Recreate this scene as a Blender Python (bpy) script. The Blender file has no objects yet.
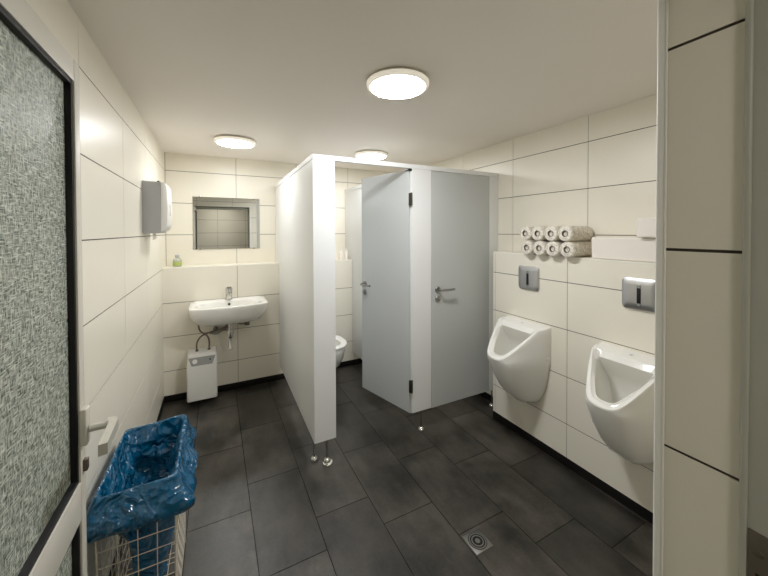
import bpy, bmesh, math, random
from mathutils import Vector, Matrix, noise
random.seed(7)
C = bpy.context.scene.collection
S = bpy.context.scene
PI = math.pi

# ------------------------------------------------------------------ camera, world, exposure
CAM_H = 1.5122
YAW, PITCH, ROLL = math.radians(27.163), math.radians(.8473), math.radians(-.183)
cam_data = bpy.data.cameras.new('camera')
cam_data.sensor_fit = 'HORIZONTAL'
cam_data.sensor_width = 36.0
cam_data.lens = 328.78 / 768 * 36.0
cam_data.shift_y = -(288 - 235.96) / 768
cam_data.clip_start = .01
cam = bpy.data.objects.new('camera', cam_data)
C.objects.link(cam)
_R = Vector((math.cos(YAW), -math.sin(YAW), 0))
_U = Vector((math.sin(PITCH) * math.sin(YAW), math.sin(PITCH) * math.cos(YAW), math.cos(PITCH)))
_F = Vector((math.cos(PITCH) * math.sin(YAW), math.cos(PITCH) * math.cos(YAW), -math.sin(PITCH)))
_r = _R * math.cos(ROLL) + _U * math.sin(ROLL)
_u = -_R * math.sin(ROLL) + _U * math.cos(ROLL)
M = Matrix((_r, _u, -_F)).transposed().to_4x4()
M.translation = (0, 0, CAM_H)
cam.matrix_world = M
S.camera = cam
world = bpy.data.worlds.new('world')
S.world = world
world.use_nodes = True
world.node_tree.nodes['Background'].inputs[0].default_value = (1, .95, .88, 1)
world.node_tree.nodes['Background'].inputs[1].default_value = .0
S.view_settings.view_transform = 'Standard'
S.view_settings.look = 'None'
S.view_settings.gamma = 1
S.view_settings.use_curve_mapping = False
S.view_settings.exposure = 0.0
LAMP, LAMP_WASH, LAMP_WC = 110.0, 50.0, 72.0   # radiance of the three ceiling diffusers (main, washbasin, cubicle)
HALL_FILL = 36.0           # radiance of the fill light added in the anteroom
S.cycles.max_bounces = 14
S.cycles.diffuse_bounces = 8
S.cycles.glossy_bounces = 6
S.cycles.transmission_bounces = 8
S.cycles.sample_clamp_indirect = 6

# ------------------------------------------------------------------ room sizes (metres)
XL, XR, YB, YBU, XU, ZC = -.4156, 2.1533, 3.450, 3.6676, 1.9856, 2.2555
ZLB, ZLU, YUE = 1.190, 1.3448, 1.945           # ledge heights, far end of the urinal box
YF0, YF1 = .0, .2605                           # front wall, from the anteroom to the washroom
XJ, XJL, ZLINT = .613, -.345, 1.99             # right and left reveal, lintel
ZJ, PJ, WJ, SK = 1.181, .302, .6045, .06       # tile rows, tile width, skirting

# ------------------------------------------------------------------ materials
def srgb(r, g, b):
    f = lambda c: (c / 255 / 12.92) if c / 255 <= .04045 else ((c / 255 + .055) / 1.055) ** 2.4
    return (f(r), f(g), f(b), 1)

def mat(name, col, rough=.5, metal=0, spec=.5, bump=None, var=None, trans=0, coat=0, emit=0, ior=1.45, rvar=None):
    m = bpy.data.materials.new(name)
    m.use_nodes = True
    nt = m.node_tree
    b = nt.nodes['Principled BSDF']
    b.inputs['Base Color'].default_value = col
    b.inputs['Roughness'].default_value = rough
    b.inputs['Metallic'].default_value = metal
    b.inputs['Specular IOR Level'].default_value = spec
    b.inputs['Transmission Weight'].default_value = trans
    b.inputs['Coat Weight'].default_value = coat
    b.inputs['IOR'].default_value = ior
    tc = nt.nodes.new('ShaderNodeTexCoord')
    def nz(scale, detail=4, stretch=None):
        n = nt.nodes.new('ShaderNodeTexNoise')
        n.inputs['Scale'].default_value = scale
        n.inputs['Detail'].default_value = detail
        if stretch:
            mp = nt.nodes.new('ShaderNodeMapping')
            mp.inputs['Scale'].default_value = stretch
            nt.links.new(tc.outputs['Object'], mp.inputs[0])
            nt.links.new(mp.outputs[0], n.inputs['Vector'])
        else:
            nt.links.new(tc.outputs['Object'], n.inputs['Vector'])
        return n
    if var:                                  # (scale, amount, stretch)
        n = nz(var[0], 6, var[2] if len(var) > 2 else None)
        r = nt.nodes.new('ShaderNodeValToRGB')
        k = var[1]
        r.color_ramp.elements[0].position = .3
        r.color_ramp.elements[1].position = .7
        r.color_ramp.elements[0].color = tuple(c * (1 - k) for c in col[:3]) + (1,)
        r.color_ramp.elements[1].color = tuple(min(1, c * (1 + k)) for c in col[:3]) + (1,)
        nt.links.new(n.outputs[0], r.inputs[0])
        nt.links.new(r.outputs[0], b.inputs['Base Color'])
    if rvar:                                 # (scale, lo, hi)
        n = nz(rvar[0], 4)
        mr = nt.nodes.new('ShaderNodeMapRange')
        mr.inputs['From Min'].default_value = .3
        mr.inputs['From Max'].default_value = .7
        mr.inputs['To Min'].default_value = rvar[1]
        mr.inputs['To Max'].default_value = rvar[2]
        nt.links.new(n.outputs[0], mr.inputs[0])
        nt.links.new(mr.outputs[0], b.inputs['Roughness'])
    if bump:                                 # (scale, strength, stretch)
        n = nz(bump[0], 5, bump[2] if len(bump) > 2 else None)
        bp = nt.nodes.new('ShaderNodeBump')
        bp.inputs['Strength'].default_value = bump[1]
        bp.inputs['Distance'].default_value = .002
        nt.links.new(n.outputs[0], bp.inputs['Height'])
        nt.links.new(bp.outputs[0], b.inputs['Normal'])
    if emit:
        b.inputs['Emission Color'].default_value = col
        b.inputs['Emission Strength'].default_value = emit
    return m

M_tile = mat('cream_glazed_tile', srgb(237, 232, 218), .34, var=(1.3, .02), bump=(2.2, .10))
M_grout = mat('brown_grey_grout', srgb(66, 58, 48), .9)
M_ceil = mat('ceiling_paint', srgb(240, 234, 227), .85, bump=(60, .12), var=(.8, .02))
M_trimw = mat('white_tile_edge_profile', srgb(240, 238, 228), .35)
M_trimm = mat('aluminium_edge_profile', srgb(244, 243, 238), .4, metal=0)
M_skirt = mat('dark_skirting_tile', srgb(22, 20, 18), .5, spec=.3, var=(6, .2))
M_panel = mat('white_laminate', srgb(226, 227, 226), .42, bump=(7, .08, (14, 14, .6)))
M_door = mat('light_grey_laminate', srgb(188, 191, 190), .5, bump=(160, .06))
M_chrome = mat('chrome', srgb(210, 210, 208), .12, metal=1)
M_steel = mat('brushed_steel', srgb(150, 149, 146), .36, metal=1)
M_satin = mat('satin_plate', srgb(205, 205, 206), .34, metal=1)
M_dark = mat('black_plastic', srgb(24, 24, 25), .4)
M_hinge = mat('dark_bronze_hinge', srgb(92, 86, 78), .35, metal=.8)
M_rub = mat('black_gasket', srgb(14, 14, 15), .6)
M_ceram = mat('white_glazed_ceramic', srgb(240, 239, 234), .09, spec=.55)
M_ceraminner = M_ceram
M_plast = mat('white_plastic', srgb(232, 231, 226), .35)
M_plastg = mat('grey_plastic', srgb(178, 179, 180), .45)
M_ctrl = mat('grey_control_panel', srgb(150, 152, 150), .4)
M_paper = mat('white_paper', srgb(238, 232, 224), .85, bump=(40, .25))
M_roll = mat('wrapped_paper', srgb(222, 216, 204), .5, var=(70, .3), bump=(35, .8))
M_tube = mat('brown_cardboard', srgb(112, 100, 86), .9)
M_frame = mat('grey_painted_metal', srgb(206, 202, 190), .42, bump=(120, .05))
M_zarge = mat('grey_green_frame_paint', srgb(178, 178, 166), .4, bump=(90, .1))
M_strike = mat('strike_steel', srgb(120, 110, 100), .4, metal=.9)
M_lever = mat('light_handle_metal', srgb(205, 203, 192), .38, metal=.35)
M_hose = mat('grey_hose', srgb(122, 112, 100), .45, metal=.4)
M_pipe = mat('dull_pipe', srgb(150, 146, 140), .3, metal=.8)
M_wire = mat('white_coated_wire', srgb(214, 206, 190), .4)
M_green = mat('green_label', srgb(168, 182, 96), .5)
M_clear = mat('clear_bottle_plastic', srgb(225, 230, 215), .12, trans=.55)
M_light, M_light_wash, M_light_wc = [mat('lamp_diffuser', (.97, .98, 1, 1), .5, emit=e) for e in (LAMP, LAMP_WASH, LAMP_WC)]
M_fill_hall = mat('hall_fill_diffuser', (1, .96, .88, 1), .5, emit=HALL_FILL)
M_lamprim = mat('white_lamp_housing', srgb(222, 218, 208), .4)
M_lampopal = mat('opal_lamp_rim', (.85, .80, .69, 1), .4, emit=.45)

def mirror_material():
    m = mat('mirror_silver', (.86, .88, .86, 1), .015, metal=1)
    return m
M_mirror = mirror_material()

def floor_material(tone):
    m = mat('anthracite_floor_tile', srgb(70, 66, 61), .4, spec=.7)
    nt = m.node_tree
    b = nt.nodes['Principled BSDF']
    tc = nt.nodes.new('ShaderNodeTexCoord')
    def nz(sc, det, rot=0, st=(1, 1, 1)):
        mp = nt.nodes.new('ShaderNodeMapping')
        mp.inputs['Scale'].default_value = st
        mp.inputs['Rotation'].default_value = (0, 0, rot)
        nt.links.new(tc.outputs['Object'], mp.inputs[0])
        n = nt.nodes.new('ShaderNodeTexNoise')
        n.inputs['Scale'].default_value = sc
        n.inputs['Detail'].default_value = det
        n.inputs['Roughness'].default_value = .62
        nt.links.new(mp.outputs[0], n.inputs['Vector'])
        return n
    a = nz(3.2, 8); d = nz(14, 6, .5, (1, .35, 1)); e = nz(70, 3)
    ad = nt.nodes.new('ShaderNodeMath'); ad.operation = 'MULTIPLY_ADD'
    ad.inputs[1].default_value = .45
    nt.links.new(d.outputs[0], ad.inputs[0]); nt.links.new(a.outputs[0], ad.inputs[2])
    ad2 = nt.nodes.new('ShaderNodeMath'); ad2.operation = 'MULTIPLY_ADD'
    ad2.inputs[1].default_value = .22
    nt.links.new(e.outputs[0], ad2.inputs[0]); nt.links.new(ad.outputs[0], ad2.inputs[2])
    r = nt.nodes.new('ShaderNodeValToRGB')
    r.color_ramp.elements[0].position = .68; r.color_ramp.elements[0].color = srgb(26 * tone, 24 * tone, 20 * tone)
    r.color_ramp.elements[1].position = 1.0; r.color_ramp.elements[1].color = srgb(70 * tone, 66 * tone, 60 * tone)
    nt.links.new(ad2.outputs[0], r.inputs[0]); nt.links.new(r.outputs[0], b.inputs['Base Color'])
    mr = nt.nodes.new('ShaderNodeMapRange')
    mr.inputs['From Min'].default_value = .3; mr.inputs['From Max'].default_value = .7
    mr.inputs['To Min'].default_value = .30; mr.inputs['To Max'].default_value = .44
    nt.links.new(a.outputs[0], mr.inputs[0]); nt.links.new(mr.outputs[0], b.inputs['Roughness'])
    bp = nt.nodes.new('ShaderNodeBump')
    bp.inputs['Strength'].default_value = .16; bp.inputs['Distance'].default_value = .002
    nt.links.new(ad2.outputs[0], bp.inputs['Height']); nt.links.new(bp.outputs[0], b.inputs['Normal'])
    return m
M_floors = [floor_material(t) for t in (.86, 1.0, 1.12)]
M_fgrout = mat('dark_floor_grout', srgb(15, 13, 12), .9)

def glass_material():
    """cross hatched cast glass: two directions of distorted threads"""
    m = mat('patterned_wire_glass', srgb(150, 160, 148), .2, trans=.22, ior=1.35)
    nt = m.node_tree
    b = nt.nodes['Principled BSDF']
    tc = nt.nodes.new('ShaderNodeTexCoord')
    outs = []
    for st in ((1, 55, 330), (1, 330, 55)):
        mp = nt.nodes.new('ShaderNodeMapping'); mp.inputs['Scale'].default_value = st
        nt.links.new(tc.outputs['Object'], mp.inputs[0])
        n = nt.nodes.new('ShaderNodeTexNoise'); n.inputs['Scale'].default_value = 1.0
        n.inputs['Detail'].default_value = 4; n.inputs['Distortion'].default_value = .6
        nt.links.new(mp.outputs[0], n.inputs['Vector'])
        outs.append(n)
    mx = nt.nodes.new('ShaderNodeMath'); mx.operation = 'MAXIMUM'
    nt.links.new(outs[0].outputs[0], mx.inputs[0]); nt.links.new(outs[1].outputs[0], mx.inputs[1])
    r = nt.nodes.new('ShaderNodeValToRGB')
    r.color_ramp.elements[0].position = .44; r.color_ramp.elements[0].color = srgb(104, 114, 100)
    r.color_ramp.elements[1].position = .68; r.color_ramp.elements[1].color = srgb(250, 255, 242)
    nt.links.new(mx.outputs[0], r.inputs[0]); nt.links.new(r.outputs[0], b.inputs['Base Color'])
    bp = nt.nodes.new('ShaderNodeBump')
    bp.inputs['Strength'].default_value = .8; bp.inputs['Distance'].default_value = .003
    nt.links.new(mx.outputs[0], bp.inputs['Height']); nt.links.new(bp.outputs[0], b.inputs['Normal'])
    return m
M_glass = glass_material()

def bag_material():
    m = mat('blue_bin_bag_film', srgb(12, 88, 126), .13, spec=.8, trans=.08)
    nt = m.node_tree
    b = nt.nodes['Principled BSDF']
    tc = nt.nodes.new('ShaderNodeTexCoord')
    def nz(sc, dist, typ=None):
        n = nt.nodes.new('ShaderNodeTexNoise')
        if typ: n.noise_type = typ
        n.inputs['Scale'].default_value = sc; n.inputs['Detail'].default_value = 2
        n.inputs['Distortion'].default_value = dist
        nt.links.new(tc.outputs['Object'], n.inputs['Vector'])
        return n
    w = nz(6, 1.5)
    va = nt.nodes.new('ShaderNodeVectorMath'); va.operation = 'MULTIPLY_ADD'
    va.inputs[1].default_value = (.16, .16, .16)
    nt.links.new(w.outputs['Color'], va.inputs[0]); nt.links.new(tc.outputs['Object'], va.inputs[2])
    hs = []
    for sc in (11, 27):
        vo = nt.nodes.new('ShaderNodeTexVoronoi'); vo.feature = 'F1'; vo.inputs['Scale'].default_value = sc
        nt.links.new(va.outputs[0], vo.inputs['Vector']); hs.append(vo)
    ad = nt.nodes.new('ShaderNodeMath'); ad.operation = 'MULTIPLY_ADD'; ad.inputs[1].default_value = .4
    nt.links.new(hs[1].outputs['Distance'], ad.inputs[0]); nt.links.new(hs[0].outputs['Distance'], ad.inputs[2])
    bp = nt.nodes.new('ShaderNodeBump'); bp.inputs['Strength'].default_value = .9
    bp.inputs['Distance'].default_value = .035
    nt.links.new(ad.outputs[0], bp.inputs['Height']); nt.links.new(bp.outputs[0], b.inputs['Normal'])
    return m
M_bag = bag_material()

# ------------------------------------------------------------------ mesh helpers
def new():
    return bmesh.new()

def merge(bm, tmp, mi=0, xf=None):
    if xf is not None:
        tmp.transform(xf)
    for f in tmp.faces:
        f.material_index = mi
    me = bpy.data.meshes.new('tmp')
    tmp.to_mesh(me); tmp.free()
    bm.from_mesh(me)
    bpy.data.meshes.remove(me)

def box(bm, x0, x1, y0, y1, z0, z1, bev=0, mi=0, seg=2, xf=None):
    t = bmesh.new()
    bmesh.ops.create_cube(t, size=1)
    for v in t.verts:
        v.co = Vector(((x0 + x1) / 2 + v.co.x * (x1 - x0), (y0 + y1) / 2 + v.co.y * (y1 - y0), (z0 + z1) / 2 + v.co.z * (z1 - z0)))
    if bev:
        bmesh.ops.bevel(t, geom=t.edges[:], offset=bev, segments=seg, profile=.5, affect='EDGES')
    merge(bm, t, mi, xf)

def loft(bm, loops, cap0=True, cap1=True, closed=True, mi=0, xf=None):
    t = bmesh.new()
    rows = [[t.verts.new(p) for p in lp] for lp in loops]
    n = len(rows[0])
    for a, b in zip(rows, rows[1:]):
        for i in range(n if closed else n - 1):
            j = (i + 1) % n
            t.faces.new((a[i], a[j], b[j], b[i]))
    if cap0: t.faces.new(rows[0][::-1])
    if cap1: t.faces.new(rows[-1])
    bmesh.ops.recalc_face_normals(t, faces=t.faces[:])
    merge(bm, t, mi, xf)

def frame_of(d):
    d = d.normalized()
    a = Vector((0, 0, 1)) if abs(d.z) < .9 else Vector((1, 0, 0))
    u = d.cross(a).normalized()
    return u, d.cross(u).normalized()

def tube(bm, pts, r, n=10, mi=0):
    pts = [Vector(p) for p in pts]
    rs = r if isinstance(r, (list, tuple)) else [r] * len(pts)
    loops = []
    u = None
    for i, p in enumerate(pts):
        d = (pts[min(i + 1, len(pts) - 1)] - pts[max(i - 1, 0)]).normalized()
        if u is None:
            u, v = frame_of(d)
        else:
            u = (u - d * u.dot(d)).normalized(); v = d.cross(u)
        loops.append([p + (u * math.cos(2 * PI * k / n) + v * math.sin(2 * PI * k / n)) * rs[i] for k in range(n)])
    loft(bm, loops, mi=mi)

def smooth_path(pts, k=8):
    pts = [Vector(p) for p in pts]
    out = []
    for i in range(len(pts) - 1):
        p0 = pts[max(i - 1, 0)]; p1 = pts[i]; p2 = pts[i + 1]; p3 = pts[min(i + 2, len(pts) - 1)]
        for j in range(k):
            t = j / k
            out.append(.5 * ((2 * p1) + (p2 - p0) * t + (2 * p0 - 5 * p1 + 4 * p2 - p3) * t * t + (3 * p1 - p0 - 3 * p2 + p3) * t ** 3))
    out.append(pts[-1])
    return out

def lathe(bm, prof, c, axis='z', n=40, mi=0, cap=True):
    """prof: list of (radius, height)"""
    loops = []
    for r, h in prof:
        r = max(r, 1e-4)
        lp = []
        for k in range(n):
            a = 2 * PI * k / n
            x, y = r * math.cos(a), r * math.sin(a)
            p = {'z': (x, y, h), 'x': (h, x, y), 'y': (x, h, y)}[axis]
            lp.append(Vector(c) + Vector(p))
        loops.append(lp)
    loft(bm, loops, cap, cap, mi=mi)

ORG = {}
def obj(name, bm, mats, parent=None, smooth=40, label=None, xf=None):
    if xf is not None:
        bm.transform(xf)
    org = ORG.get(parent.name, Vector()) if parent else None
    me = bpy.data.meshes.new(name)
    if org is not None:
        bm.transform(Matrix.Translation(-org))
    bm.normal_update()
    bm.to_mesh(me); bm.free()
    for m in (mats if isinstance(mats, (list, tuple)) else [mats]):
        me.materials.append(m)
    if smooth:
        for p in me.polygons: p.use_smooth = True
        me.set_sharp_from_angle(angle=math.radians(smooth))
    o = bpy.data.objects.new(name, me)
    C.objects.link(o)
    if parent:
        o.parent = parent
        ORG[o.name] = org
    if label: o['label'] = label
    return o

def solo(name, bm, mats, loc, label, cat, group=None, smooth=40):
    loc = Vector(loc)
    bm.transform(Matrix.Translation(-loc))
    o = obj(name, bm, mats, None, smooth)
    o.location = loc
    ORG[o.name] = loc
    o['label'] = label; o['category'] = cat
    if group: o['group'] = group
    return o

def thing(name, label, cat, loc, group=None):
    o = bpy.data.objects.new(name, None)
    o.empty_display_size = .05
    C.objects.link(o)
    o.location = loc
    o['label'] = label; o['category'] = cat
    if group: o['group'] = group
    ORG[o.name] = Vector(loc)
    return o

def struct(name, bm, mats, smooth=0):
    o = obj(name, bm, mats, None, smooth)
    o['kind'] = 'structure'
    return o

def dup(root, loc, label=None, group=None):
    r = root.copy(); C.objects.link(r); r.location = loc
    if label: r['label'] = label
    if group: r['group'] = group
    for ch in list(root.children):
        c = ch.copy(); C.objects.link(c); c.parent = r
        for g in list(ch.children):
            d = g.copy(); C.objects.link(d); d.parent = c
    return r

# ------------------------------------------------------------------ tiled surfaces
def cuts(lo, hi, ref, pitch):
    k = math.floor((lo - ref) / pitch)
    xs = [lo]
    x = ref + k * pitch
    while x < hi:
        if x > lo + .004 and x < hi - .004: xs.append(x)
        x += pitch
    xs.append(hi)
    return xs

def tile_face(bm, axis, pos, sign, a0, a1, z0, z1, aref, gv=.0015, gh=.0022, th=.0018, mi=0, zref=ZJ):
    """tiles of one wall face standing th proud of its bed; axis 'x': plane x=pos, runs along y"""
    A, Z = cuts(a0, a1, aref, WJ), cuts(z0, z1, zref, PJ)
    for i in range(len(A) - 1):
        for j in range(len(Z) - 1):
            p0 = A[i] + (gv if i else 0); p1 = A[i + 1] - (gv if i < len(A) - 2 else 0)
            q0 = Z[j] + (gh if j else 0); q1 = Z[j + 1] - (gh if j < len(Z) - 2 else 0)
            lo, hi = (pos - sign * th, pos) if sign > 0 else (pos, pos - sign * th)
            if axis == 'x': box(bm, lo, hi, p0, p1, q0, q1, 0, mi)
            else: box(bm, p0, p1, lo, hi, q0, q1, 0, mi)

TH = .0018
# left wall
bm = new(); box(bm, XL - .12, XL - TH, YF0, YBU + .12, 0, ZC, 0, 1)
tile_face(bm, 'x', XL, 1, YF1, YBU, SK, ZC, 1.504)
struct('wall_left', bm, [M_tile, M_grout])
# back wall, upper part and the boxed-out lower part with its ledge
bm = new(); box(bm, XL - .0, XR, YBU + TH, YBU + .12, 0, ZC, 0, 1)
tile_face(bm, 'y', YBU, -1, XL, XR, ZLB, ZC, .193)
struct('wall_back', bm, [M_tile, M_grout])
bm = new(); box(bm, XL, XR, YB + TH, YBU + TH, 0, ZLB - .004, 0, 1)
tile_face(bm, 'y', YB, -1, XL, XR, SK, ZLB - .008, .184)
for i, x in enumerate([XL, .193, .797, 1.402]):
    x1 = [XL, .193, .797, 1.402, XR][i + 1]
    box(bm, x + (.001 if i else 0), x1 - .001, YB + .006, YBU, ZLB - .004, ZLB, 0, 0)
box(bm, XL, XR, YB - .0012, YB + .006, ZLB - .009, ZLB + .0005, .001, 2)
struct('wall_back_lower', bm, [M_tile, M_grout, M_trimw])
# right wall and the boxed-out urinal wall
bm = new(); box(bm, XR + TH, XR + .12, YF0, YBU + .12, 0, ZC, 0, 1)
tile_face(bm, 'x', XR, -1, YF1, YBU, SK, ZC, 1.297)
struct('wall_right', bm, [M_tile, M_grout])
bm = new(); box(bm, XU + TH, XR + TH, YF1, YUE, 0, ZLU - .004, 0, 1)
tile_face(bm, 'x', XU, -1, YF1, YUE, SK, ZLU - .007, 1.322)
tile_face(bm, 'y', YUE + TH, 1, XU, XR, SK, ZLU - .007, 3)
for a, b in ((YF1, .718), (.718, 1.322), (1.322, YUE)):
    box(bm, XU + .006, XR, a + .001, b - .001, ZLU - .004, ZLU, 0, 0)
box(bm, XU - .0012, XU + .006, YF1, YUE, ZLU - .008, ZLU + .0005, .001, 2)
struct('wall_right_lower', bm, [M_tile, M_grout, M_trimw])
# front wall with the doorway (behind and beside the camera)
bm = new()
for x0, x1, z0, z1 in ((XJ + TH, XR + .12, 0, ZC), (XL - .12, XJL, 0, ZC), (XJL, XJ + TH, ZLINT, ZC)):
    box(bm, x0, x1, YF0, YF1 - TH, z0, z1, 0, 1)
tile_face(bm, 'y', YF1, 1, XJ + .012, XR, SK, ZC, .9)
tile_face(bm, 'y', YF1, 1, XL, XJL, SK, ZC, -2)
tile_face(bm, 'y', YF1, 1, XJL, XJ + .012, ZLINT, ZC, .3)
tile_face(bm, 'x', XJ, -1, .1672, YF1 - .010, SK, ZLINT, 9)
struct('wall_front', bm, [M_tile, M_grout])
# anteroom behind the camera, seen in the mirror only
HX0, HX1, HY = -1.3, 1.5, -1.35
bm = new(); box(bm, HX0 - .1, HX1 + .1, HY - .1, HY - TH, 0, ZC, 0, 1)
tile_face(bm, 'y', HY, 1, HX0, HX1, SK, ZC, .05); struct('wall_hall', bm, [M_tile, M_grout])
bm = new(); box(bm, HX0 - .1, HX0 - TH, HY, YF0, 0, ZC, 0, 1)
tile_face(bm, 'x', HX0, 1, HY, YF0, SK, ZC, -.4); struct('wall_hall_left', bm, [M_tile, M_grout])
bm = new(); box(bm, HX1 + TH, HX1 + .1, HY, YF0, 0, ZC, 0, 1)
tile_face(bm, 'x', HX1, -1, HY, YF0, SK, ZC, -.4); struct('wall_hall_right', bm, [M_tile, M_grout])
bm = new(); box(bm, HX0 - .1, XL - .12, YF0, YF0 + .1, 0, ZC); struct('wall_hall_front', bm, [M_tile])
# ceiling
bm = new(); box(bm, HX0 - .1, XR + .12, HY - .1, YBU + .12, ZC, ZC + .1); struct('ceiling', bm, [M_ceil])
# floor: 30 x 60 tiles in running bond along the room
bm = new(); box(bm, HX0 - .1, XR + .12, HY - .1, YBU + .12, -.1, -.0016, 0, 1)
ph = {0: 1.905, 1: 1.495, 2: 1.69, 3: 1.492, 4: 1.267, 5: 1.063, 6: .88, 7: 1.30, -1: 1.70}
k = -5
while True:
    x0 = -.1435 + .3015 * k; x1 = x0 + .3015
    if x0 > XR + .1: break
    ys = cuts(HY, YBU, ph.get(k, 1.2 + .2 * k), .607)
    for j in range(len(ys) - 1):
        a, b = max(x0 + .0021, HX0), min(x1 - .0021, XR)
        if b - a > .01: box(bm, a, b, ys[j] + .0021, ys[j + 1] - .0021, -.01, 0, 0, random.choice((0, 2, 3)))
    k += 1
struct('floor', bm, [M_floors[0], M_fgrout, M_floors[1], M_floors[2]])
# skirting: dark tile strips set under the wall tiles
def skirt(name, *boxes):
    bm = new()
    for b in boxes: box(bm, *b, .0015)
    struct(name, bm, [M_skirt], 30)
skirt('baseboard_left', (XL - .001, XL + .002, YF1, YB, .001, SK))
skirt('baseboard_back', (XL, XR, YB - .002, YB + .001, .001, SK))
skirt('baseboard_right', (XU - .002, XU + .001, YF1, YUE, .001, SK), (XU, XR, YUE + TH - .001, YUE + TH + .002, .001, SK), (XR - .002, XR + .001, YUE, YB, .001, SK))
skirt('baseboard_front', (XJ + .012, XU, YF1 - .001, YF1 + .002, .001, SK))

# edge profile on the near door reveal
bm = new()
box(bm, XJ - .0025, XJ + .0125, YF1 - .0095, YF1 + .003, .001, ZLINT, .003, 0, 3)
box(bm, XJ - .0035, XJ - .001, YF1 - .0112, YF1 - .0088, .001, ZLINT, .0008)
struct('trim_1', bm, [M_trimm], 40)

# steel door frame around the doorway
bm = new()
for s in (0, 1):
    x = XJ if s else XJL
    d = -1 if s else 1
    box(bm, *sorted((x + .01, x + d * .0075)), .1595, .1672, 0, ZLINT - .004, .003, 0, 3)
    box(bm, *sorted((x + .02, x + d * .004)), .06, .1602, 0, ZLINT - .02, .001, 0, 2)
    box(bm, *sorted((x + .02, x + d * .016)), -.02, .068, 0, ZLINT - .03, .006, 0, 3)
box(bm, XJL + .018, XJ - .018, -.02, .150, ZLINT - .04, ZLINT + .002, .006, 0, 3)
fr = struct('trim_2', bm, [M_zarge], 40)
bm = new()
box(bm, XJ - .0062, XJ - .0030, .078, .1585, .905, 1.128, .0008)
box(bm, XJ - .0067, XJ - .0050, .1, .1515, 1.0, 1.076, .0005, 1)
lathe(bm, [(.0055, -.0025), (.005, -.0035), (.002, -.004)], (XJ - .0035, .1495, 1.102), 'x', 16)
obj('strike_plate', bm, [M_strike, M_rub], fr)

# ------------------------------------------------------------------ glazed door, opened against the left wall
DX0, DX1, DY0, DY1, DZ1 = -.342, -.300, .215, 1.088, 1.932
GZ0, GZ1, GY0, GY1 = .905, 1.868, .30, 1.046
LZ0, LZ1 = .16, .792
door = bpy.data.objects.new('door_1', None); C.objects.link(door)
door.location = (DX0, DY0, 0); door['kind'] = 'structure'; ORG['door_1'] = Vector((DX0, DY0, 0))
bm = new()
for b in ((DY0, GY0 - .0095, .012, DZ1), (GY1 + .0095, DY1, .012, DZ1)):
    box(bm, DX0, DX1, b[0], b[1], b[2], b[3], .002)
for z0, z1 in ((.012, LZ0 - .0095), (LZ1 + .0095, GZ0 - .0095), (GZ1 + .0095, DZ1)):
    box(bm, DX0 + .0005, DX1 - .0005, GY0 - .0095, GY1 + .0095, z0, z1, .0015)
obj('leaf_frame', bm, [M_frame], door)
def ring(bm, z0, z1, w=.010):
    for y0, y1, a, b in ((GY0 - w, GY0, z0 - w, z1 + w), (GY1, GY1 + w, z0 - w, z1 + w), (GY0, GY1, z0 - w, z0), (GY0, GY1, z1, z1 + w)):
        box(bm, DX0 + .003, DX1 - .004, y0, y1, a, b, .001)
bm = new(); ring(bm, GZ0, GZ1); ring(bm, LZ0, LZ1); obj('gasket', bm, [M_rub], door)
bm = new(); box(bm, -.325, -.317, GY0 - .004, GY1 + .004, GZ0 - .004, GZ1 + .004); obj('glass_pane', bm, [M_glass], door, 0)
bm = new(); box(bm, -.325, -.317, GY0 - .004, GY1 + .004, LZ0 - .004, LZ1 + .004); obj('glass_pane', bm, [M_glass], door, 0)
bm = new()
box(bm, DX1 - .001, DX1 + .014, 1.048, 1.077, .985, 1.076, .004, 0, 3)
hp = obj('handle_plate', bm, [M_frame], door)
bm = new()
tube(bm, [(DX1 + .016, 1.060, 1.022), (DX1 + .058, 1.062, 1.022)], .0085, 16)
L = [(DX1 + .050, 1.070), (DX1 + .062, 1.072), (DX1 + .074, 1.058), (DX1 + .078, .945), (DX1 + .062, .940), (DX1 + .057, 1.045)]
loft(bm, [[(x, y, 1.009 + o) for x, y in L] for o in (0, .026)])
obj('handle_lever', bm, [M_lever], hp, 30)
bm = new(); box(bm, DX1 - .001, DX1 + .009, 1.067, 1.083, .912, .942, .003, 0, 3); obj('lock_cylinder', bm, [M_strike], door)

# ------------------------------------------------------------------ toilet cubicles
PZ0, PZ1, RZ1, CY = .153, 1.970, 2.002, 2.055
cub = thing('toilet_cubicle', 'white laminate cubicle partition with grey doors in the middle of the washroom', 'toilet cubicle', (.554, CY, 0))
def skew(x, y0, y1, th, dx):       # side panel that drifts by dx towards the back
    return [(x, y0), (x + dx, y1), (x + dx + th, y1), (x + th, y0)]
bm = new()
loft(bm, [[(a, b, z) for a, b in skew(.553, CY + .028, YB - .003, .026, .018)] for z in (PZ0, ZLB + .004)])
loft(bm, [[(a, b, z) for a, b in skew(.553, CY + .028, YBU - .004, .026, .0195)] for z in (ZLB + .004, PZ1)])
obj('side_panel', bm, [M_panel], cub, 20)
bm = new(); box(bm, .551, .696, CY, CY + .030, PZ0, PZ1, .0015)
box(bm, .6055, .6065, CY - .0003, CY + .001, PZ0, PZ1)
obj('front_post', bm, [M_panel], cub, 20)
bm = new(); box(bm, 1.283, 1.456, CY, CY + .030, PZ0 + .008, PZ1, .0015); obj('front_post', bm, [M_panel], cub, 20)
bm = new(); box(bm, 2.052, XR - .001, CY, CY + .030, PZ0, PZ1, .0015); obj('front_post', bm, [M_panel], cub, 20)
bm = new()
loft(bm, [[(a, b, z) for a, b in skew(1.366, CY + .030, YB - .003, .026, 0)] for z in (PZ0, ZLB + .004)])
loft(bm, [[(a, b, z) for a, b in skew(1.366, CY + .030, YBU - .004, .026, 0)] for z in (ZLB + .004, PZ1)])
obj('divider_panel', bm, [M_panel], cub, 20)
bm = new()
box(bm, .549, XR - .001, CY - .003, CY + .033, PZ1, RZ1, .002)
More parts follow.
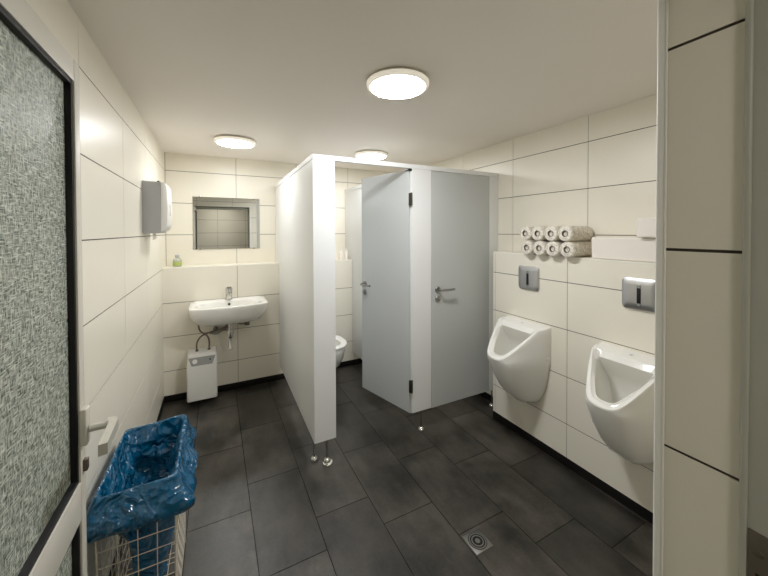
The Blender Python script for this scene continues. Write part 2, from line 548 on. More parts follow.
loft(bm, [[(a, b, z) for a, b in skew(.548, CY + .034, YBU - .004, .036, .02)] for z in (PZ1, RZ1)])
loft(bm, [[(a, b, z) for a, b in skew(1.361, CY + .034, YBU - .004, .036, 0)] for z in (PZ1, RZ1)])
obj('head_rail', bm, [M_panel], cub, 20)
def foot(x, y, big=False, z=PZ0):
    bm = new()
    lathe(bm, [(.0075, .02), (.0075, z + .002)], (x, y, 0), 'z', 16)
    if big: lathe(bm, [(.034, 0), (.034, .006), (.031, .010), (.02, .011)], (x + .002, y - .012, 0), 'z', 28)
    lathe(bm, [(.024, 0), (.0245, .012), (.021, .022), (.013, .029), (.008, .031)], (x, y, 0), 'z', 28)
    obj('support_foot', bm, [M_chrome], cub)
foot(.566, 2.122); foot(.636, CY + .015, True); foot(1.372, CY + .015, False, PZ0 + .008); foot(2.098, CY + .015)

def rosette(bm, x, z, y0, s):      # disc on a door face, y0 = face, s = outward sign
    lathe(bm, [(.024, 0), (.024, s * .006), (.021, s * .009), (.008, s * .010)], (x, y0, z), 'y', 28)
def make_door(x0, x1, hinge_right, lever_dir, hx, name, both, xf=None):
    bm = new(); box(bm, x0, x1, CY + .001, CY + .027, PZ0 + .004, PZ1 - .006, .0012)
    d = obj(name, bm, [M_door], cub, 20, xf=xf)
    for s, f in ((-1, CY + .001), (1, CY + .027)):
        if s == 1 and not both: continue
        bm = new()
        rosette(bm, hx, 1.062, f, s); rosette(bm, hx, .992, f, s)
        lathe(bm, [(.009, 0), (.009, s * .014), (.006, s * .016)], (hx, f, .992), 'y', 16)
        p = smooth_path([(hx, f, 1.062), (hx, f + s * .035, 1.062), (hx + lever_dir * .012, f + s * .050, 1.062), (hx + lever_dir * .06, f + s * .053, 1.062), (hx + lever_dir * .125, f + s * .050, 1.062)], 6)
        tube(bm, p, .0085, 14)
        obj('door_handle', bm, [M_steel], d, xf=xf)
    return d
HINGE = Vector((1.281, CY + .004, 0))
ROT = Matrix.Translation(HINGE) @ Matrix.Rotation(math.radians(-74.6), 4, 'Z') @ Matrix.Translation(-HINGE)
d1 = make_door(.704, 1.267, True, 1, .744, 'cubicle_door', True, ROT)
d2 = make_door(1.4575, 2.050, True, 1, 1.517, 'cubicle_door', False)
def hinge(x, z, par):
    bm = new()
    box(bm, x - .017, x - .001, CY - .004, CY + .006, z - .045, z + .045, .002)
    lathe(bm, [(.0075, z - .047), (.0075, z + .047)], (x, CY - .008, 0), 'z', 16, 0)
    box(bm, x + .001, x + .014, CY - .004, CY + .002, z - .045, z + .045, .002, 1)
    obj('hinge', bm, [M_hinge, M_steel], par)
hinge(1.276, 1.745, d1); hinge(1.276, .365, d1)
bm = new()
tube(bm, [(1.275, CY + .012, PZ1 - .008), (1.262, CY + .10, PZ1 - .014), (1.235, CY + .19, PZ1 - .022)], .006, 10)
box(bm, 1.262, 1.286, CY - .002, CY + .022, PZ1 - .016, PZ1 - .001, .002)
obj('door_spring', bm, [M_dark], d1)

# ------------------------------------------------------------------ urinals
def make_urinal(yc, label):
    zb, zt, zl, db, dm = .298, .866, .660, .112, .336
    root = thing('urinal', label, 'urinal', (XU, yc, zb), 'urinals on the right wall')
    def zrim(d):
        if d <= db: return zt - .012 * (d / db)
        t = (d - db) / (dm - db)
        return (zt - .012) + (zl - zt + .012) * t
    def plan(w, d, d0=0.0, r=.5, k=.25, N=64, nb=12, tip=.10):
        """closed loop as (y, depth): straight sides, taper to a rounded front of half width r*w, back edge"""
        h = [(w, d0), (w, d0 + (d - d0) * k), (w * r, d - (d - d0) * tip), (w * r * .55, d)]
        P = h + [(-y, q) for y, q in h[::-1]]
        for _ in range(4):
            Q = [P[0]]
            for a, b in zip(P, P[1:]):
                Q += [(a[0] * .75 + b[0] * .25, a[1] * .75 + b[1] * .25), (a[0] * .25 + b[0] * .75, a[1] * .25 + b[1] * .75)]
            P = Q + [P[-1]]
        L_ = [0]
        for a, b in zip(P, P[1:]): L_.append(L_[-1] + math.hypot(b[0] - a[0], b[1] - a[1]))
        arc, j = [], 0
        for i in range(N + 1):
            t = L_[-1] * i / N
            while j < len(P) - 2 and L_[j + 1] < t: j += 1
            f = (t - L_[j]) / max(L_[j + 1] - L_[j], 1e-9)
            arc.append((P[j][0] + (P[j + 1][0] - P[j][0]) * f, P[j][1] + (P[j + 1][1] - P[j][1]) * f))
        return arc + [(-w + 2 * w * i / nb, d0) for i in range(1, nb)]
    loops = []
    # outer body from the bottom tip up to the rim
    prof = [(.0, .02, .02), (.008, .06, .055), (.03, .092, .115), (.07, .116, .17), (.13, .140, .222), (.22, .163, .276), (.30, .176, .312), (.335, .182, .328)]
    for h, w, d in prof:
        loops.append([(y, q, zb + h) for y, q in plan(w, d, 0, .62, .2, tip=.16)])
    W, D = .185, dm
    for t in (.3, .6, .85):
        loops.append([(y, q, zb + .335 + (zrim(q) - .010 - zb - .335) * t) for y, q in plan(W, .328 + (D - .328) * t, 0, .62 - .12 * t, .2 + .06 * t, tip=.16 - .04 * t)])
    loops.append([(y, q, zrim(q) - .006) for y, q in plan(W, D, 0, .54, .26, tip=.14)])
    loops.append([(y * .99, max(q - .002, 0), zrim(q) - .001) for y, q in plan(W, D, 0, .54, .26, tip=.14)])
    loops.append([(y * .965, max(q - .006, 0), zrim(q)) for y, q in plan(W, D, 0, .54, .26, tip=.14)])
    loops.append([(y, q, zrim(q)) for y, q in plan(.150, D - .017, db - .012, .50, .18, tip=.14)])
    loops.append([(y, q, zrim(q) - .006) for y, q in plan(.146, D - .021, db - .008, .50, .18, tip=.14)])
    loops.append([(y, q, zrim(q) - .020) for y, q in plan(.128, D - .040, db + .012, .46, .18, tip=.14)])
    ref = plan(.126, D - .043, db + .014, .46, .18, tip=.14)
    for t in (.06, .2, .4, .6, .8, .93, 1.0):
        w = .126 - .062 * t ** 2
        d = D - .044 - .185 * t ** 1.5
        d0 = max(.03, db + .014 - .10 * min(1, t * 2.4))
        lp = []
        for (y, q), (yy, qq) in zip(plan(w, d, d0, .46 + .16 * t, .18, tip=.14 + .1 * t), ref):
            lp.append((y, q, (zrim(qq) - .022) * (1 - t) + (zb + .14) * t))
        loops.append(lp)
    bm = new()
    loft(bm, [[(XU - max(q, 0) , yc + y, z) for y, q, z in lp] for lp in loops])
    bmesh.ops.remove_doubles(bm, verts=bm.verts[:], dist=.0003)
    o = obj('bowl', bm, [M_ceram], root, 50)
    for s in (-1, 1):
        bm = new()
        lathe(bm, [(.008, 0), (.008, s * .004), (.004, s * .006)], (XU - .035, yc + s * .182, zb + .36), 'y', 16)
        obj('screw_cap', bm, [M_plast], root)
    bm = new(); lathe(bm, [(.009, 0), (.009, .0015)], (XU - .055, yc, zt - .0065), 'z', 16)
    obj('makers_mark', bm, [M_plastg], root)
    bm = new(); lathe(bm, [(.036, 0), (.036, .004), (.02, .006), (.004, .006)], (XU - .115, yc, zb + .131), 'z', 24)
    obj('strainer', bm, [M_plastg], root)
    return root
u1 = make_urinal(1.618, 'white ceramic urinal beside the grey cubicle door, fully in view')
u2 = dup(u1, (XU, .932, .298), 'white ceramic urinal next to the door reveal, right side cut off')

def make_plate(yc, label):
    zc = 1.176
    root = thing('flush_plate', label, 'flush plate', (XU, yc, zc), 'flush plates above the urinals')
    bm = new()
    loops = []
    for dx, s in ((0, .97), (.006, 1.0), (.012, .99), (.0165, .9), (.0185, .55)):
        hw, hh = .084 * s, .084 * s
        lp = []
        for i in range(48):
            a = 2 * PI * i / 48
            c, q = math.cos(a), math.sin(a)
            y = hw * math.copysign(abs(c) ** .22, c); z = hh * math.copysign(abs(q) ** .22, q)
            lp.append((XU - dx + .0005, yc + y, zc + z))
        loops.append(lp)
    loft(bm, loops)
    obj('cover', bm, [M_satin], root, 50)
    bm = new()
    box(bm, XU - .0205, XU - .017, yc - .009, yc + .009, zc - .048, zc + .034, .003, 0, 3)
    obj('sensor_window', bm, [M_dark], root)
    bm = new()
    lathe(bm, [(.006, 0), (.006, -.003), (.004, -.0045)], (XU - .0190, yc, zc - .056), 'x', 14)
    obj('indicator', bm, [M_ctrl], root)
    bm = new()
    box(bm, XU - .0206, XU - .017, yc - .009, yc + .009, zc + .036, zc + .050, .003, 0, 3)
    obj('sensor_trim', bm, [M_ctrl], root)
    return root
p1 = make_plate(1.607, 'square satin steel flush plate above the urinal beside the cubicle')
p2 = dup(p1, (XU, .918, 1.176), 'square satin steel flush plate above the urinal next to the door reveal')

# ------------------------------------------------------------------ paper towels on the right ledge
def make_roll(y, z, label):
    r, x0, x1 = .0488, 1.925, 2.147
    root = thing('paper_towel_roll', label, 'paper roll', (x0, y, z - r), 'wrapped paper towel rolls on the right ledge')
    bm = new()
    prof = [(.018, .012), (.020, .002), (.030, .001), (r - .008, .0), (r - .002, .003), (r, .010), (r - .0006, .06), (r, .12), (r - .0008, .18), (r, .212), (r - .004, .220), (.02, .222)]
    loops = []
    n = 40
    for q, h in prof:
        loops.append([(x0 + h, y + (q + (.0012 * noise.noise(Vector((h * 30, math.cos(2 * PI * k / n) * 3 + y * 9, math.sin(2 * PI * k / n) * 3 + z * 9))) if q > .03 else 0)) * math.cos(2 * PI * k / n), z + q * math.sin(2 * PI * k / n)) for k in range(n)])
    loft(bm, loops)
    obj('wrapped_roll', bm, [M_roll], root, 60)
    bm = new()
    lathe(bm, [(.0205, .0015), (.0205, .05), (.0165, .05), (.0165, .0005), (.0205, .0005)], (x0, y, z), 'x', 24, 0, False)
    obj('core_tube', bm, [M_tube], root)
    bm = new(); lathe(bm, [(.0165, .016), (.001, .017)], (x0, y, z), 'x', 20); obj('core_hollow', bm, [M_dark], root)
    return root
zb_, zt_ = ZLU + .0488 + .0008, ZLU + .0488 * 3 + .0016
wl = ['at the far left end', 'second from the left', 'third from the left', 'rightmost beside the towel pack']
r0 = None
for row, (z, nm) in enumerate(((zb_, 'bottom row'), (zt_, 'top row'))):
    for i in range(4):
        lab = 'wrapped paper towel roll on the ledge, %s, %s' % (nm, wl[i])
        y = 1.584 - .0985 * i + (.012 if row else 0)
        if r0 is None: r0 = make_roll(y, z, lab)
        else: dup(r0, (1.925, y, z - .0488), lab)

def pack(x0, x1, y0, y1, z0, z1, label):
    bm = new()
    t = bmesh.new(); bmesh.ops.create_cube(t, size=1)
    bmesh.ops.subdivide_edges(t, edges=t.edges[:], cuts=7, use_grid_fill=True)
    for v in t.verts:
        u = v.co * 2
        rr = [math.copysign(min(abs(c), 1), c) for c in u]
        v.co = Vector(((x0 + x1) / 2 + rr[0] * (x1 - x0) / 2, (y0 + y1) / 2 + rr[1] * (y1 - y0) / 2, (z0 + z1) / 2 + rr[2] * (z1 - z0) / 2))
        if abs(rr[2]) < .99: v.co.x += .0015 * noise.noise(v.co * 25)
    bmesh.ops.bevel(t, geom=[e for e in t.edges if len(e.link_faces) == 2 and e.calc_face_angle(0) > 1], offset=.010, segments=3, profile=.6, affect='EDGES')
    merge(bm, t)
    return solo('folded_towel_pack', bm, [M_paper], ((x0 + x1) / 2, (y0 + y1) / 2, z0), label, 'towel pack', 'folded paper towel packs on the right ledge', 60)
pack(1.998, 2.148, .66, 1.182, ZLU + .001, ZLU + .128, 'long white folded towel pack lying on the ledge beside the paper rolls')
pack(1.965, 2.148, .60, .932, ZLU + .1295, ZLU + .232, 'white towel pack lying on top of the longer pack by the door reveal')

# ------------------------------------------------------------------ ceiling lights
def make_lamp(x, y, label, light):
    root = thing('ceiling_light', label, 'ceiling light', (x, y, ZC), 'round ceiling lights')
    bm = new()
    lathe(bm, [(.118, -.00040), (.120, -.00800)], (x, y, ZC), 'z', 72)
    lathe(bm, [(.118, -.00760), (.150, -.00760), (.154, -.01040), (.1545, -.01440)], (x, y, ZC), 'z', 72)
    obj('housing', bm, [M_lamprim], root, 40)
    bm = new()
    lathe(bm, [(.1544, -.01448), (.154, -.02400), (.151, -.02880), (.145, -.03200), (.136, -.03400), (.132, -.03400)], (x, y, ZC), 'z', 72)
    obj('rim', bm, [M_lampopal], root, 60)
    bm = new()
    lathe(bm, [(.136, -.03416), (.130, -.03560), (.10, -.03760), (.04, -.03880), (.002, -.03920)], (x, y, ZC), 'z', 72)
    obj('diffuser', bm, [light], root, 60)
    return root
make_lamp(.812, 1.428, 'large round ceiling light in front of the cubicles', M_light)
make_lamp(.152, 2.93, 'round ceiling light above the washbasin and mirror', M_light_wash)
make_lamp(1.335, 2.86, 'round ceiling light partly hidden behind the cubicle head rail', M_light_wc)

# ------------------------------------------------------------------ wash area
MZ0, MZ1, MX0, MX1 = 1.340, 1.852, -.192, .416
bm = new(); box(bm, MX0, MX1, YBU - .008, YBU - .003, MZ0, MZ1, .001)
mr = thing('wall_mirror', 'frameless rectangular mirror on the back wall above the ledge', 'mirror', ((MX0 + MX1) / 2, YBU, MZ0))
obj('mirror_glass', bm, [M_mirror], mr, 20)
for x in (MX0 + .06, MX1 - .06):
    for z in (MZ0, MZ1):
        bm = new(); box(bm, x - .008, x + .008, YBU - .011, YBU - .0005, z - .006, z + .006, .001)
        obj('mirror_clip', bm, [M_chrome], mr)

BX = .107
basin = thing('washbasin', 'white wall-hung ceramic washbasin under the mirror', 'washbasin', (BX, YB, .69))
def bl(sx, depth, z, n=72, back=YB, e=10.0, bow=.040):
    lp = []
    for i in range(n):
        a = 2 * PI * i / n
        c, s = math.cos(a), math.sin(a)
        x = .313 * sx * math.copysign(abs(c) ** (2 / e), c)
        t = math.copysign(abs(s) ** (2 / e), s)           # -1 front .. 1 back
        yf = back - depth + bow * (x / .306) ** 2 * (depth / .41)
        y = yf + (back - yf) * (t + 1) / 2
        lp.append((BX + x, y, z))
    return lp
def bowl(sx, sy, z, n=72, yc=3.205, e=4.0):
    lp = []
    for i in range(n):
        a = 2 * PI * i / n
        c, s = math.cos(a), math.sin(a)
        x = .255 * sx * math.copysign(abs(c) ** (2 / e), c)
        y = yc + .132 * sy * math.copysign(abs(s) ** (2 / e), s) + (.03 * (x / .255) ** 2 if s < 0 else 0)
        lp.append((BX + x, y, z))
    return lp
bm = new()
loft(bm, [bl(.40, .20, .692), bl(.62, .27, .698), bl(.80, .335, .722, e=6), bl(.90, .375, .760, e=6), bl(.965, .402, .805), bl(.99, .412, .845), bl(1, .415, .868), bl(.995, .413, .876), bl(.985, .408, .879),
          bowl(1.02, 1.03, .879), bowl(1.0, 1.0, .875), bowl(.97, .96, .86), bowl(.92, .90, .82), bowl(.80, .80, .785), bowl(.55, .6, .766), bowl(.2, .3, .758), bowl(.09, .17, .755)])
obj('basin', bm, [M_ceram], basin, 50)
bm = new(); lathe(bm, [(.0001, -.0), (.011, -.0), (.011, .004), (.0001, .004)], (BX, 3.3265, .846), 'y', 20, 0, False); obj('overflow_hole', bm, [M_dark], basin)
bm = new(); lathe(bm, [(.02, .752), (.024, .757), (.022, .760), (.006, .761)], (BX, 3.205, 0), 'z', 20); obj('plug_hole', bm, [M_chrome], basin)
tap = thing('mixer_tap', 'chrome single lever mixer tap standing on the washbasin', 'tap', (BX, 3.385, .879))
bm = new()
lathe(bm, [(.031, 0), (.031, .006), (.028, .010), (.0275, .07), (.029, .085)], (BX, 3.385, .8792), 'z', 28)
tube(bm, [(BX, 3.375, .925), (BX, 3.33, .935), (BX, 3.285, .930), (BX, 3.268, .918)], [.022, .019, .017, .016], 16)
obj('tap_body', bm, [M_chrome], tap)
bm = new()
lathe(bm, [(.0295, .086), (.031, .094), (.029, .108), (.018, .115)], (BX, 3.385, .8792), 'z', 28)
loft(bm, [[(BX - w, y, z - h), (BX + w, y, z - h), (BX + w, y, z + h), (BX - w, y, z + h)] for y, z, w, h in ((3.395, .986, .024, .008), (3.34, .993, .022, .007), (3.298, 1.005, .018, .005))])
obj('tap_lever', bm, [M_chrome], tap, 30)
# waste trap and valves under the basin
bm = new()
lathe(bm, [(.030, .70), (.030, .685), (.019, .683), (.016, .62), (.024, .618), (.026, .60), (.026, .56), (.021, .545), (.0165, .54), (.0165, .455), (.019, .452), (.019, .438), (.010, .432)], (BX + .005, 3.30, 0), 'z', 28)
tube(bm, [(BX + .02, 3.30, .59), (BX + .02, YB, .59)], .016, 16)
obj('waste_trap', bm, [M_chrome], basin)
bm = new()
lathe(bm, [(.026, 0), (.026, -.006), (.010, -.008), (.010, -.04)], (.265, YB, .625), 'y', 20)
box(bm, .245, .285, YB - .062, YB - .036, .613, .637, .004)
tube(bm, smooth_path([(.25, YB - .05, .63), (.19, YB - .07, .645), (.15, YB - .08, .69), (.12, YB - .08, .74)]), .006)
obj('angle_valve', bm, [M_hose], basin)
bm = new()
lathe(bm, [(.022, 0), (.022, -.006), (.010, -.008), (.010, -.05)], (-.005, YB, .605), 'y', 20)
tube(bm, [(-.005, YB - .04, .605), (-.005, YB - .04, .66)], .008)
tube(bm, smooth_path([(-.055, YB - .05, .585), (.0, YB - .06, .575), (.05, YB - .06, .60), (.10, YB - .06, .615)]), .010, 12)
obj('supply_pipe', bm, [M_pipe], basin)

heat = thing('water_heater', 'white under-sink water heater mounted low on the back wall', 'water heater', (-.113, YB, .045))
HX_, HW, HYF = -.113, .117, 3.255
bm = new()
def hl(z, w, yf, r=.016):
    pts = []
    for cx, cy, a0 in ((w - r, yf + r, -90), (w, YB - .002, None), (-w, YB - .002, None), (-(w - r), yf + r, 180)):
        if a0 is None: pts.append((HX_ + cx, cy, z))
        else:
            for i in range(7):
                a = math.radians(a0 + 90 * i / 6)
                pts.append((HX_ + cx + r * math.cos(a), cy + r * math.sin(a), z))
    return pts
loft(bm, [hl(.044, HW - .006, HYF + .006, .014), hl(.050, HW, HYF), hl(.352, HW, HYF), hl(.417, HW - .003, HYF + .028), hl(.438, HW - .004, HYF + .034), hl(.446, HW - .012, HYF + .045)])
obj('casing', bm, [M_plast], heat, 35)
# control panel on the sloped band
bm = new()
def slope(u, v, off):            # u across, v 0..1 up the slope
    return (HX_ + u, HYF + .028 * v - off, .352 + .065 * v + off * .4)
loft(bm, [[slope(-.080, .0, o), slope(.080, .0, o), slope(.104, .98, o), slope(-.104, .98, o)] for o in (-.003, .0035)])
cp = obj('control_panel', bm, [M_ctrl], heat, 20)
bm = new()
c0 = Vector(slope(-.055, .5, .003)); nrm = Vector((0, -.92, .39)).normalized()
tube(bm, [c0, c0 + nrm * .012], .019, 24); obj('temperature_knob', bm, [M_plast], cp)
bm = new()
c0 = Vector(slope(.062, .55, .002)); tube(bm, [c0, c0 + nrm * .006], .007, 12); obj('indicator_lamp', bm, [M_dark], cp)
bm = new()
tube(bm, smooth_path([(-.155, 3.36, .444), (-.155, 3.355, .52), (-.12, 3.36, .575), (-.05, 3.365, .60), (.03, 3.37, .615), (.085, 3.36, .64), (.10, 3.36, .70)]), .0068, 12)
lathe(bm, [(.013, .442), (.013, .458), (.009, .460)], (-.155, 3.36, 0), 'z', 16)
obj('supply_hose', bm, [M_hose], heat)
bm = new()
tube(bm, smooth_path([(-.06, 3.36, .444), (-.058, 3.36, .52), (-.075, 3.355, .575), (-.125, 3.34, .625), (-.14, 3.33, .68), (-.13, 3.32, .72)]), .0068, 12)
lathe(bm, [(.013, .442), (.013, .458), (.009, .460)], (-.06, 3.36, 0), 'z', 16)
obj('supply_hose', bm, [M_hose], heat)
bm = new()
tube(bm, smooth_path([(-.03, 3.40, .60), (.0, 3.41, .565), (.025, 3.42, .51), (.04, 3.43, .455), (.055, 3.44, .41), (.065, YB - .002, .385)]), .0075, 10)
obj('power_cable', bm, [M_plast], heat)

bottle = thing('soap_bottle', 'small clear soap bottle with green label on the back ledge', 'bottle', (-.315, 3.575, ZLB))
bm = new()
lathe(bm, [(.030, .0005), (.035, .004), (.036, .02), (.036, .055), (.031, .070), (.020, .080), (.014, .083), (.014, .088)], (-.315, 3.575, ZLB), 'z', 28)
obj('bottle_body', bm, [M_clear], bottle)
bm = new(); lathe(bm, [(.0362, .012), (.0366, .013), (.0366, .043), (.0362, .044)], (-.315, 3.575, ZLB), 'z', 28, 0, False); obj('bottle_label', bm, [M_green], bottle)
bm = new(); lathe(bm, [(.018, .086), (.018, .104), (.016, .108), (.002, .109)], (-.315, 3.575, ZLB), 'z', 20)
obj('bottle_cap', bm, [M_plastg], bottle)

disp = thing('paper_towel_dispenser', 'white and grey paper towel dispenser on the left tiled wall', 'dispenser', (XL, 2.72, 1.50))
TY0, TY1, TZ0, TZ1 = 2.582, 2.865, 1.500, 1.842
bm = new()
P = [(XL + .001, TZ0 + .004), (XL + .085, TZ0 + .002), (XL + .100, TZ0 + .012), (XL + .102, TZ1 - .004), (XL + .001, TZ1)]
loft(bm, [[(x, y, z) for x, z in P] for y in (TY0, TY1)])
obj('casing', bm, [M_plastg], disp, 25)
bm = new()
Q = [(XL + .100, TZ0 + .014), (XL + .118, TZ0 + .022), (XL + .135, TZ0 + .055), (XL + .138, TZ0 + .17), (XL + .132, TZ1 - .03), (XL + .122, TZ1 - .006), (XL + .100, TZ1 - .002)]
cy = (TY0 + TY1) / 2
loops = []
for f, g in ((-1, .25), (-.985, .6), (-.93, .95), (-.5, 1.0), (.5, 1), (.93, .95), (.985, .6), (1, .25)):
    loops.append([(XL + .100 + (x - XL - .100) * g, cy + f * (TY1 - TY0) / 2, z) for x, z in Q])
loft(bm, loops)
obj('front_cover', bm, [M_plast], disp, 45)
bm = new(); box(bm, XL + .137, XL + .1395, cy - .02, cy - .012, 1.62, 1.70, .001); obj('level_window', bm, [M_ctrl], disp)
bm = new(); lathe(bm, [(.007, 0), (.007, .008), (.004, .010)], (XL + .085, TY0 + .03, TZ1 - .003), 'z', 14); obj('lock', bm, [M_dark], disp)
bm = new()
loft(bm, [[(XL + .045 + o, 2.640, TZ0 + .006), (XL + .055 + o, 2.685, TZ0 + .006), (XL + .060 + o, 2.690, TZ0 - .035), (XL + .048 + o, 2.632, TZ0 - .042)] for o in (0, .003)])
obj('paper_towel', bm, [M_paper], disp, 20)

# ------------------------------------------------------------------ toilet behind the open door
wc = thing('toilet', 'white wall-hung toilet inside the open cubicle', 'toilet', (.967, YB, .06))
TXc = .967
def el(w, y0, y1, z, n=48):
    lp = []
    for i in range(n):
        a = 2 * PI * i / n
        c, s = math.cos(a), math.sin(a)
        x = w * math.copysign(abs(c) ** .85, c)
        y = (y0 + y1) / 2 + (y1 - y0) / 2 * (math.copysign(abs(s) ** .62, s) if s > 0 else s)
        lp.append((TXc + x, y, z))
    return lp
bm = new()
loft(bm, [el(.09, 3.20, YB - .001, .10), el(.125, 3.10, YB - .001, .13), el(.155, 3.00, YB - .001, .20), el(.172, 2.94, YB - .001, .28), el(.181, 2.915, YB - .001, .35), el(.185, 2.91, YB - .001, .39), el(.18, 2.915, YB - .004, .398),
          el(.14, 2.96, 3.27, .398), el(.13, 2.97, 3.26, .37), el(.10, 3.02, 3.24, .28), el(.05, 3.10, 3.20, .20)])
obj('bowl', bm, [M_ceram], wc, 50)
bm = new()
loft(bm, [el(.186, 2.905, 3.35, .401), el(.190, 2.90, 3.355, .410), el(.188, 2.902, 3.353, .420), el(.178, 2.915, 3.345, .425), el(.135, 2.97, 3.24, .423), el(.125, 2.98, 3.23, .412), el(.130, 2.975, 3.235, .401), el(.186, 2.905, 3.35, .401)], False, False)
obj('seat', bm, [M_plast], wc, 50)
bm = new()
def lid(y): return [(TXc + .186 * math.cos(2 * PI * i / 48), y + .03 * (.0 + math.sin(2 * PI * i / 48)), .425 + .22 + .22 * math.sin(2 * PI * i / 48)) for i in range(48)]
loft(bm, [lid(3.385), lid(3.405)]); obj('lid', bm, [M_plast], wc)
def can(x, label):
    b = thing('white_bottle', label, 'bottle', (x, 3.53, ZLB), 'white bottles on the cubicle ledge')
    bm = new(); lathe(bm, [(.022, .0005), (.0245, .004), (.0245, .085), (.02, .094)], (x, 3.53, ZLB), 'z', 24); obj('bottle_body', bm, [M_paper], b)
    bm = new(); lathe(bm, [(.015, .094), (.015, .112), (.012, .115)], (x, 3.53, ZLB), 'z', 20); obj('bottle_cap', bm, [M_plast], b)
    return b
cb = can(1.262, 'white bottle on the cubicle ledge, left one of two')
dup(cb, (1.325, 3.53, ZLB), 'white bottle on the cubicle ledge, right one of two')

# ------------------------------------------------------------------ floor drain
dr = thing('floor_drain', 'small square steel floor drain with ring slots in the dark floor', 'floor drain', (1.123, 1.2, 0))
bm = new(); box(bm, 1.123 - .052, 1.123 + .052, 1.2 - .052, 1.2 + .052, -.0012, .0012, .0006); obj('frame', bm, [M_steel], dr)
bm = new(); lathe(bm, [(.045, .0013), (.045, .0016), (.002, .0016)], (1.123, 1.2, 0), 'z', 48); obj('slot_bed', bm, [M_rub], dr)
for r in (.039, .027, .0125):
    bm = new()
    if r < .02: lathe(bm, [(r, .0014), (r, .0026), (.002, .003)], (1.123, 1.2, 0), 'z', 32)
    else: lathe(bm, [(r - .0028, .0014), (r - .0028, .0026), (r + .0028, .0026), (r + .0028, .0014), (r - .0028, .0014)], (1.123, 1.2, 0), 'z', 48, 0, False)
    obj('grate_ring', bm, [M_steel], dr)

# ------------------------------------------------------------------ wire waste basket with blue liner
WX0, WX1, WY0, WY1, WZ = -.372, -.138, 1.420, 1.865, .600
bask = thing('wire_waste_basket', 'white wire waste basket standing behind the opened glass door', 'waste basket', ((WX0 + WX1) / 2, (WY0 + WY1) / 2, 0))
def taper(x, y, z):
    k = 1 - .07 * (1 - z / WZ)
    cx, cy2 = (WX0 + WX1) / 2, (WY0 + WY1) / 2
    return (cx + (x - cx) * k, cy2 + (y - cy2) * k, z)
bm = new()
nz_ = 10
for i in range(nz_ + 1):
    z = .012 + (WZ - .016) * i / nz_
    c = [taper(x, y, z) for x, y in ((WX0, WY0), (WX1, WY0), (WX1, WY1), (WX0, WY1))]
    for a, b in zip(c, c[1:] + c[:1]): tube(bm, [a, b], .0016, 6)
for i in range(1, 4):
    x = WX0 + (WX1 - WX0) * i / 4
    for y in (WY0, WY1): tube(bm, [taper(x, y, .012), taper(x, y, WZ)], .0016, 6)
    tube(bm, [taper(x, WY0, .012), taper(x, WY1, .012)], .0016, 6)
for i in range(1, 8):
    y = WY0 + (WY1 - WY0) * i / 8
    for x in (WX0, WX1): tube(bm, [taper(x, y, .012), taper(x, y, WZ)], .0016, 6)
    tube(bm, [taper(WX0, y, .012), taper(WX1, y, .012)], .0016, 6)
obj('wire_mesh', bm, [M_wire], bask)
for x, y in ((WX0, WY0), (WX1, WY0), (WX1, WY1), (WX0, WY1)):
    bm = new(); tube(bm, [taper(x, y, .0005), taper(x, y, WZ)], .003, 8); obj('corner_wire', bm, [M_wire], bask)
bm = new()
c = [(WX0, WY0, WZ), (WX1, WY0, WZ), (WX1, WY1, WZ), (WX0, WY1, WZ)]
for a, b in zip(c, c[1:] + c[:1]): tube(bm, [a, b], .0035, 8)
obj('rim_wire', bm, [M_wire], bask)

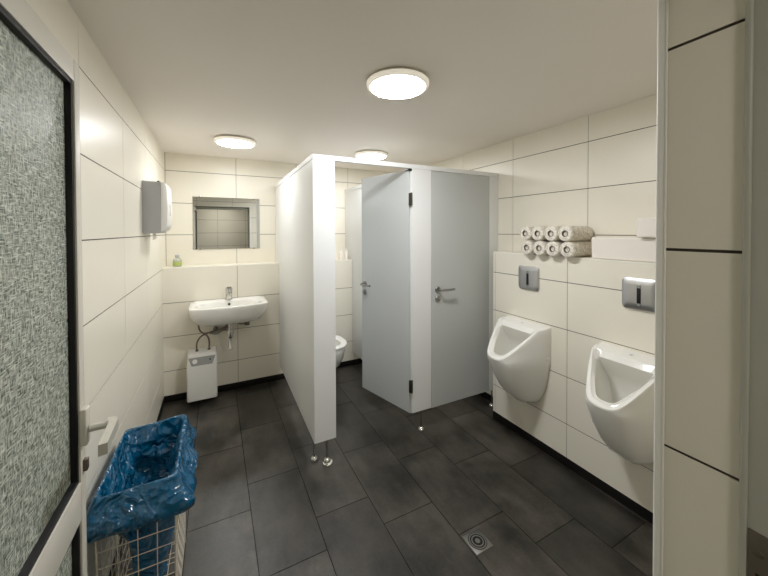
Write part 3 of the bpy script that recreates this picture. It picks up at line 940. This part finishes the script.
def bag():
    N = 220
    cx, cy2 = (WX0 + WX1) / 2, (WY0 + WY1) / 2
    hx, hy = (WX1 - WX0) / 2, (WY1 - WY0) / 2
    def rrect(ax, ay, r):
        """N points of a rounded rectangle, even steps, with outward normals"""
        P = []
        for qx, qy, a0 in ((1, 1, 0), (-1, 1, 90), (-1, -1, 180), (1, -1, 270)):
            for i in range(9):
                a = math.radians(a0 + 90 * i / 8)
                P.append((qx * (ax - r) + r * math.cos(a), qy * (ay - r) + r * math.sin(a)))
        P.append(P[0])
        L_ = [0]
        for a, b in zip(P, P[1:]): L_.append(L_[-1] + math.hypot(b[0] - a[0], b[1] - a[1]))
        out, j = [], 0
        for i in range(N):
            t = L_[-1] * i / N
            while L_[j + 1] < t: j += 1
            f = (t - L_[j]) / max(L_[j + 1] - L_[j], 1e-9)
            out.append((P[j][0] + (P[j + 1][0] - P[j][0]) * f, P[j][1] + (P[j + 1][1] - P[j][1]) * f))
        res = []
        for i in range(N):
            a, b = out[i - 1], out[(i + 1) % N]
            n = Vector((b[1] - a[1], a[0] - b[0])).normalized()
            res.append((out[i], n))
        return res
    def ridge(p):
        return 1 - 2 * abs(noise.noise(p))
    def fold(x, y, z, amp, seed):
        p = Vector((x * 11, y * 11, z * 9 + seed))
        v = .9 * noise.noise(p) + .55 * ridge(p * 1.5 + Vector((3, 1, 7))) * noise.noise(p * .6) + .35 * ridge(Vector((x * 26, y * 26, z * 5 + seed)))
        return amp * (v - .1)
    # outside skirt from hem up to the rim, then down the inside: (grow, z, fold amplitude, corner radius, inside)
    out_ = ((.010, .474, .006), (.017, .478, .010), (.026, .487, .014), (.034, .502, .018), (.036, .52, .018), (.032, .54, .016), (.024, .56, .013), (.015, .58, .009), (.009, .596, .005), (.006, .606, .003), (.002, .611, .002))
    in_ = ((-.006, .609, .002), (-.010, .60, .004), (-.019, .58, .014), (-.028, .555, .026), (-.036, .53, .040), (-.042, .50, .050), (-.046, .47, .056), (-.048, .44, .058), (-.048, .41, .056), (-.048, .38, .048), (-.046, .34, .036), (-.05, .29, .030), (-.05, .23, .026), (-.052, .17, .022), (-.06, .10, .018), (-.08, .055, .010), (-.095, .045, .004))
    loops = []
    for ins, lv in ((0, out_), (1, in_)):
        for g, z, am in lv:
            k = 1 - .07 * (1 - z / WZ) if ins else 1
            ctr, gx = cx, g
            if ins and z < .42:
                m = min(1, (.42 - z) / .1); ctr += .022 * m; gx = g - .012 * m
            lp = []
            for (x, y), n in rrect(hx * k + gx, hy * k + g, .02 if not ins else .028):
                f = fold(x, y, z, am, 40 if ins else 0)
                if not ins:
                    puff = .022 * max(0, n.x) * math.exp(-((z - .515) / .032) ** 2) * (1 if y < .06 else .5)
                    f += puff
                X, Y = ctr + x + n.x * f, cy2 + y + n.y * f
                dz = .006 * noise.noise(Vector((x * 7, y * 7, 3))) if z > .57 else (.006 * noise.noise(Vector((x * 9, y * 9, 8))) if not ins else .02 * noise.noise(Vector((x * 9, y * 9, z * 6))))
                if z > .57: dz += .012 * max(0, x / hx) * max(0, y / hy) ** 3
                Z = z + dz
                if ins and z < .595:
                    q = (1 - z / WZ)
                    X = max(WX0 + .006 + .014 * q, min(WX1 - .006 - .012 * q, X))
                    Y = max(WY0 + .006 + .022 * q, min(WY1 - .006 - .022 * q, Y))
                    Z = max(Z, .035)
                if not ins and z < .59:
                    if n.x < -.5: X = min(X, WX0 - .004)
                    if n.x > .5: X = max(X, WX1 + .004)
                    if n.y < -.5: Y = min(Y, WY0 - .004)
                    if n.y > .5: Y = max(Y, WY1 + .004)
                X = max(X, XL + .005)
                lp.append(Vector((X, Y, Z)))
            loops.append(lp)
    fine = []
    for a, b in zip(loops, loops[1:]):
        fine.append(a); fine.append([(p + q) / 2 for p, q in zip(a, b)])
    fine.append(loops[-1])
    bm = new(); loft(bm, fine, False, True)
    return bm
solo('bin_liner', bag(), [M_bag], ((WX0 + WX1) / 2, (WY0 + WY1) / 2, .05), 'glossy blue plastic bin bag folded over the rim of the wire basket', 'bin bag', None, 180)

# unseen anteroom fill light, added to brighten the mirror view and door reveal
bm = new(); lathe(bm, [(.125, -.0005), (.15, -.02), (.15, -.05), (.14, -.056)], (.1, -.75, ZC), 'z', 48)
hl_ = thing('hall_fill_light', 'added round fill light on the anteroom ceiling behind the doorway', 'ceiling light', (.1, -.75, ZC))
obj('housing', bm, [M_lamprim], hl_)
bm = new(); lathe(bm, [(.14, -.0565), (.12, -.066), (.002, -.07)], (.1, -.75, ZC), 'z', 48); obj('diffuser', bm, [M_fill_hall], hl_)
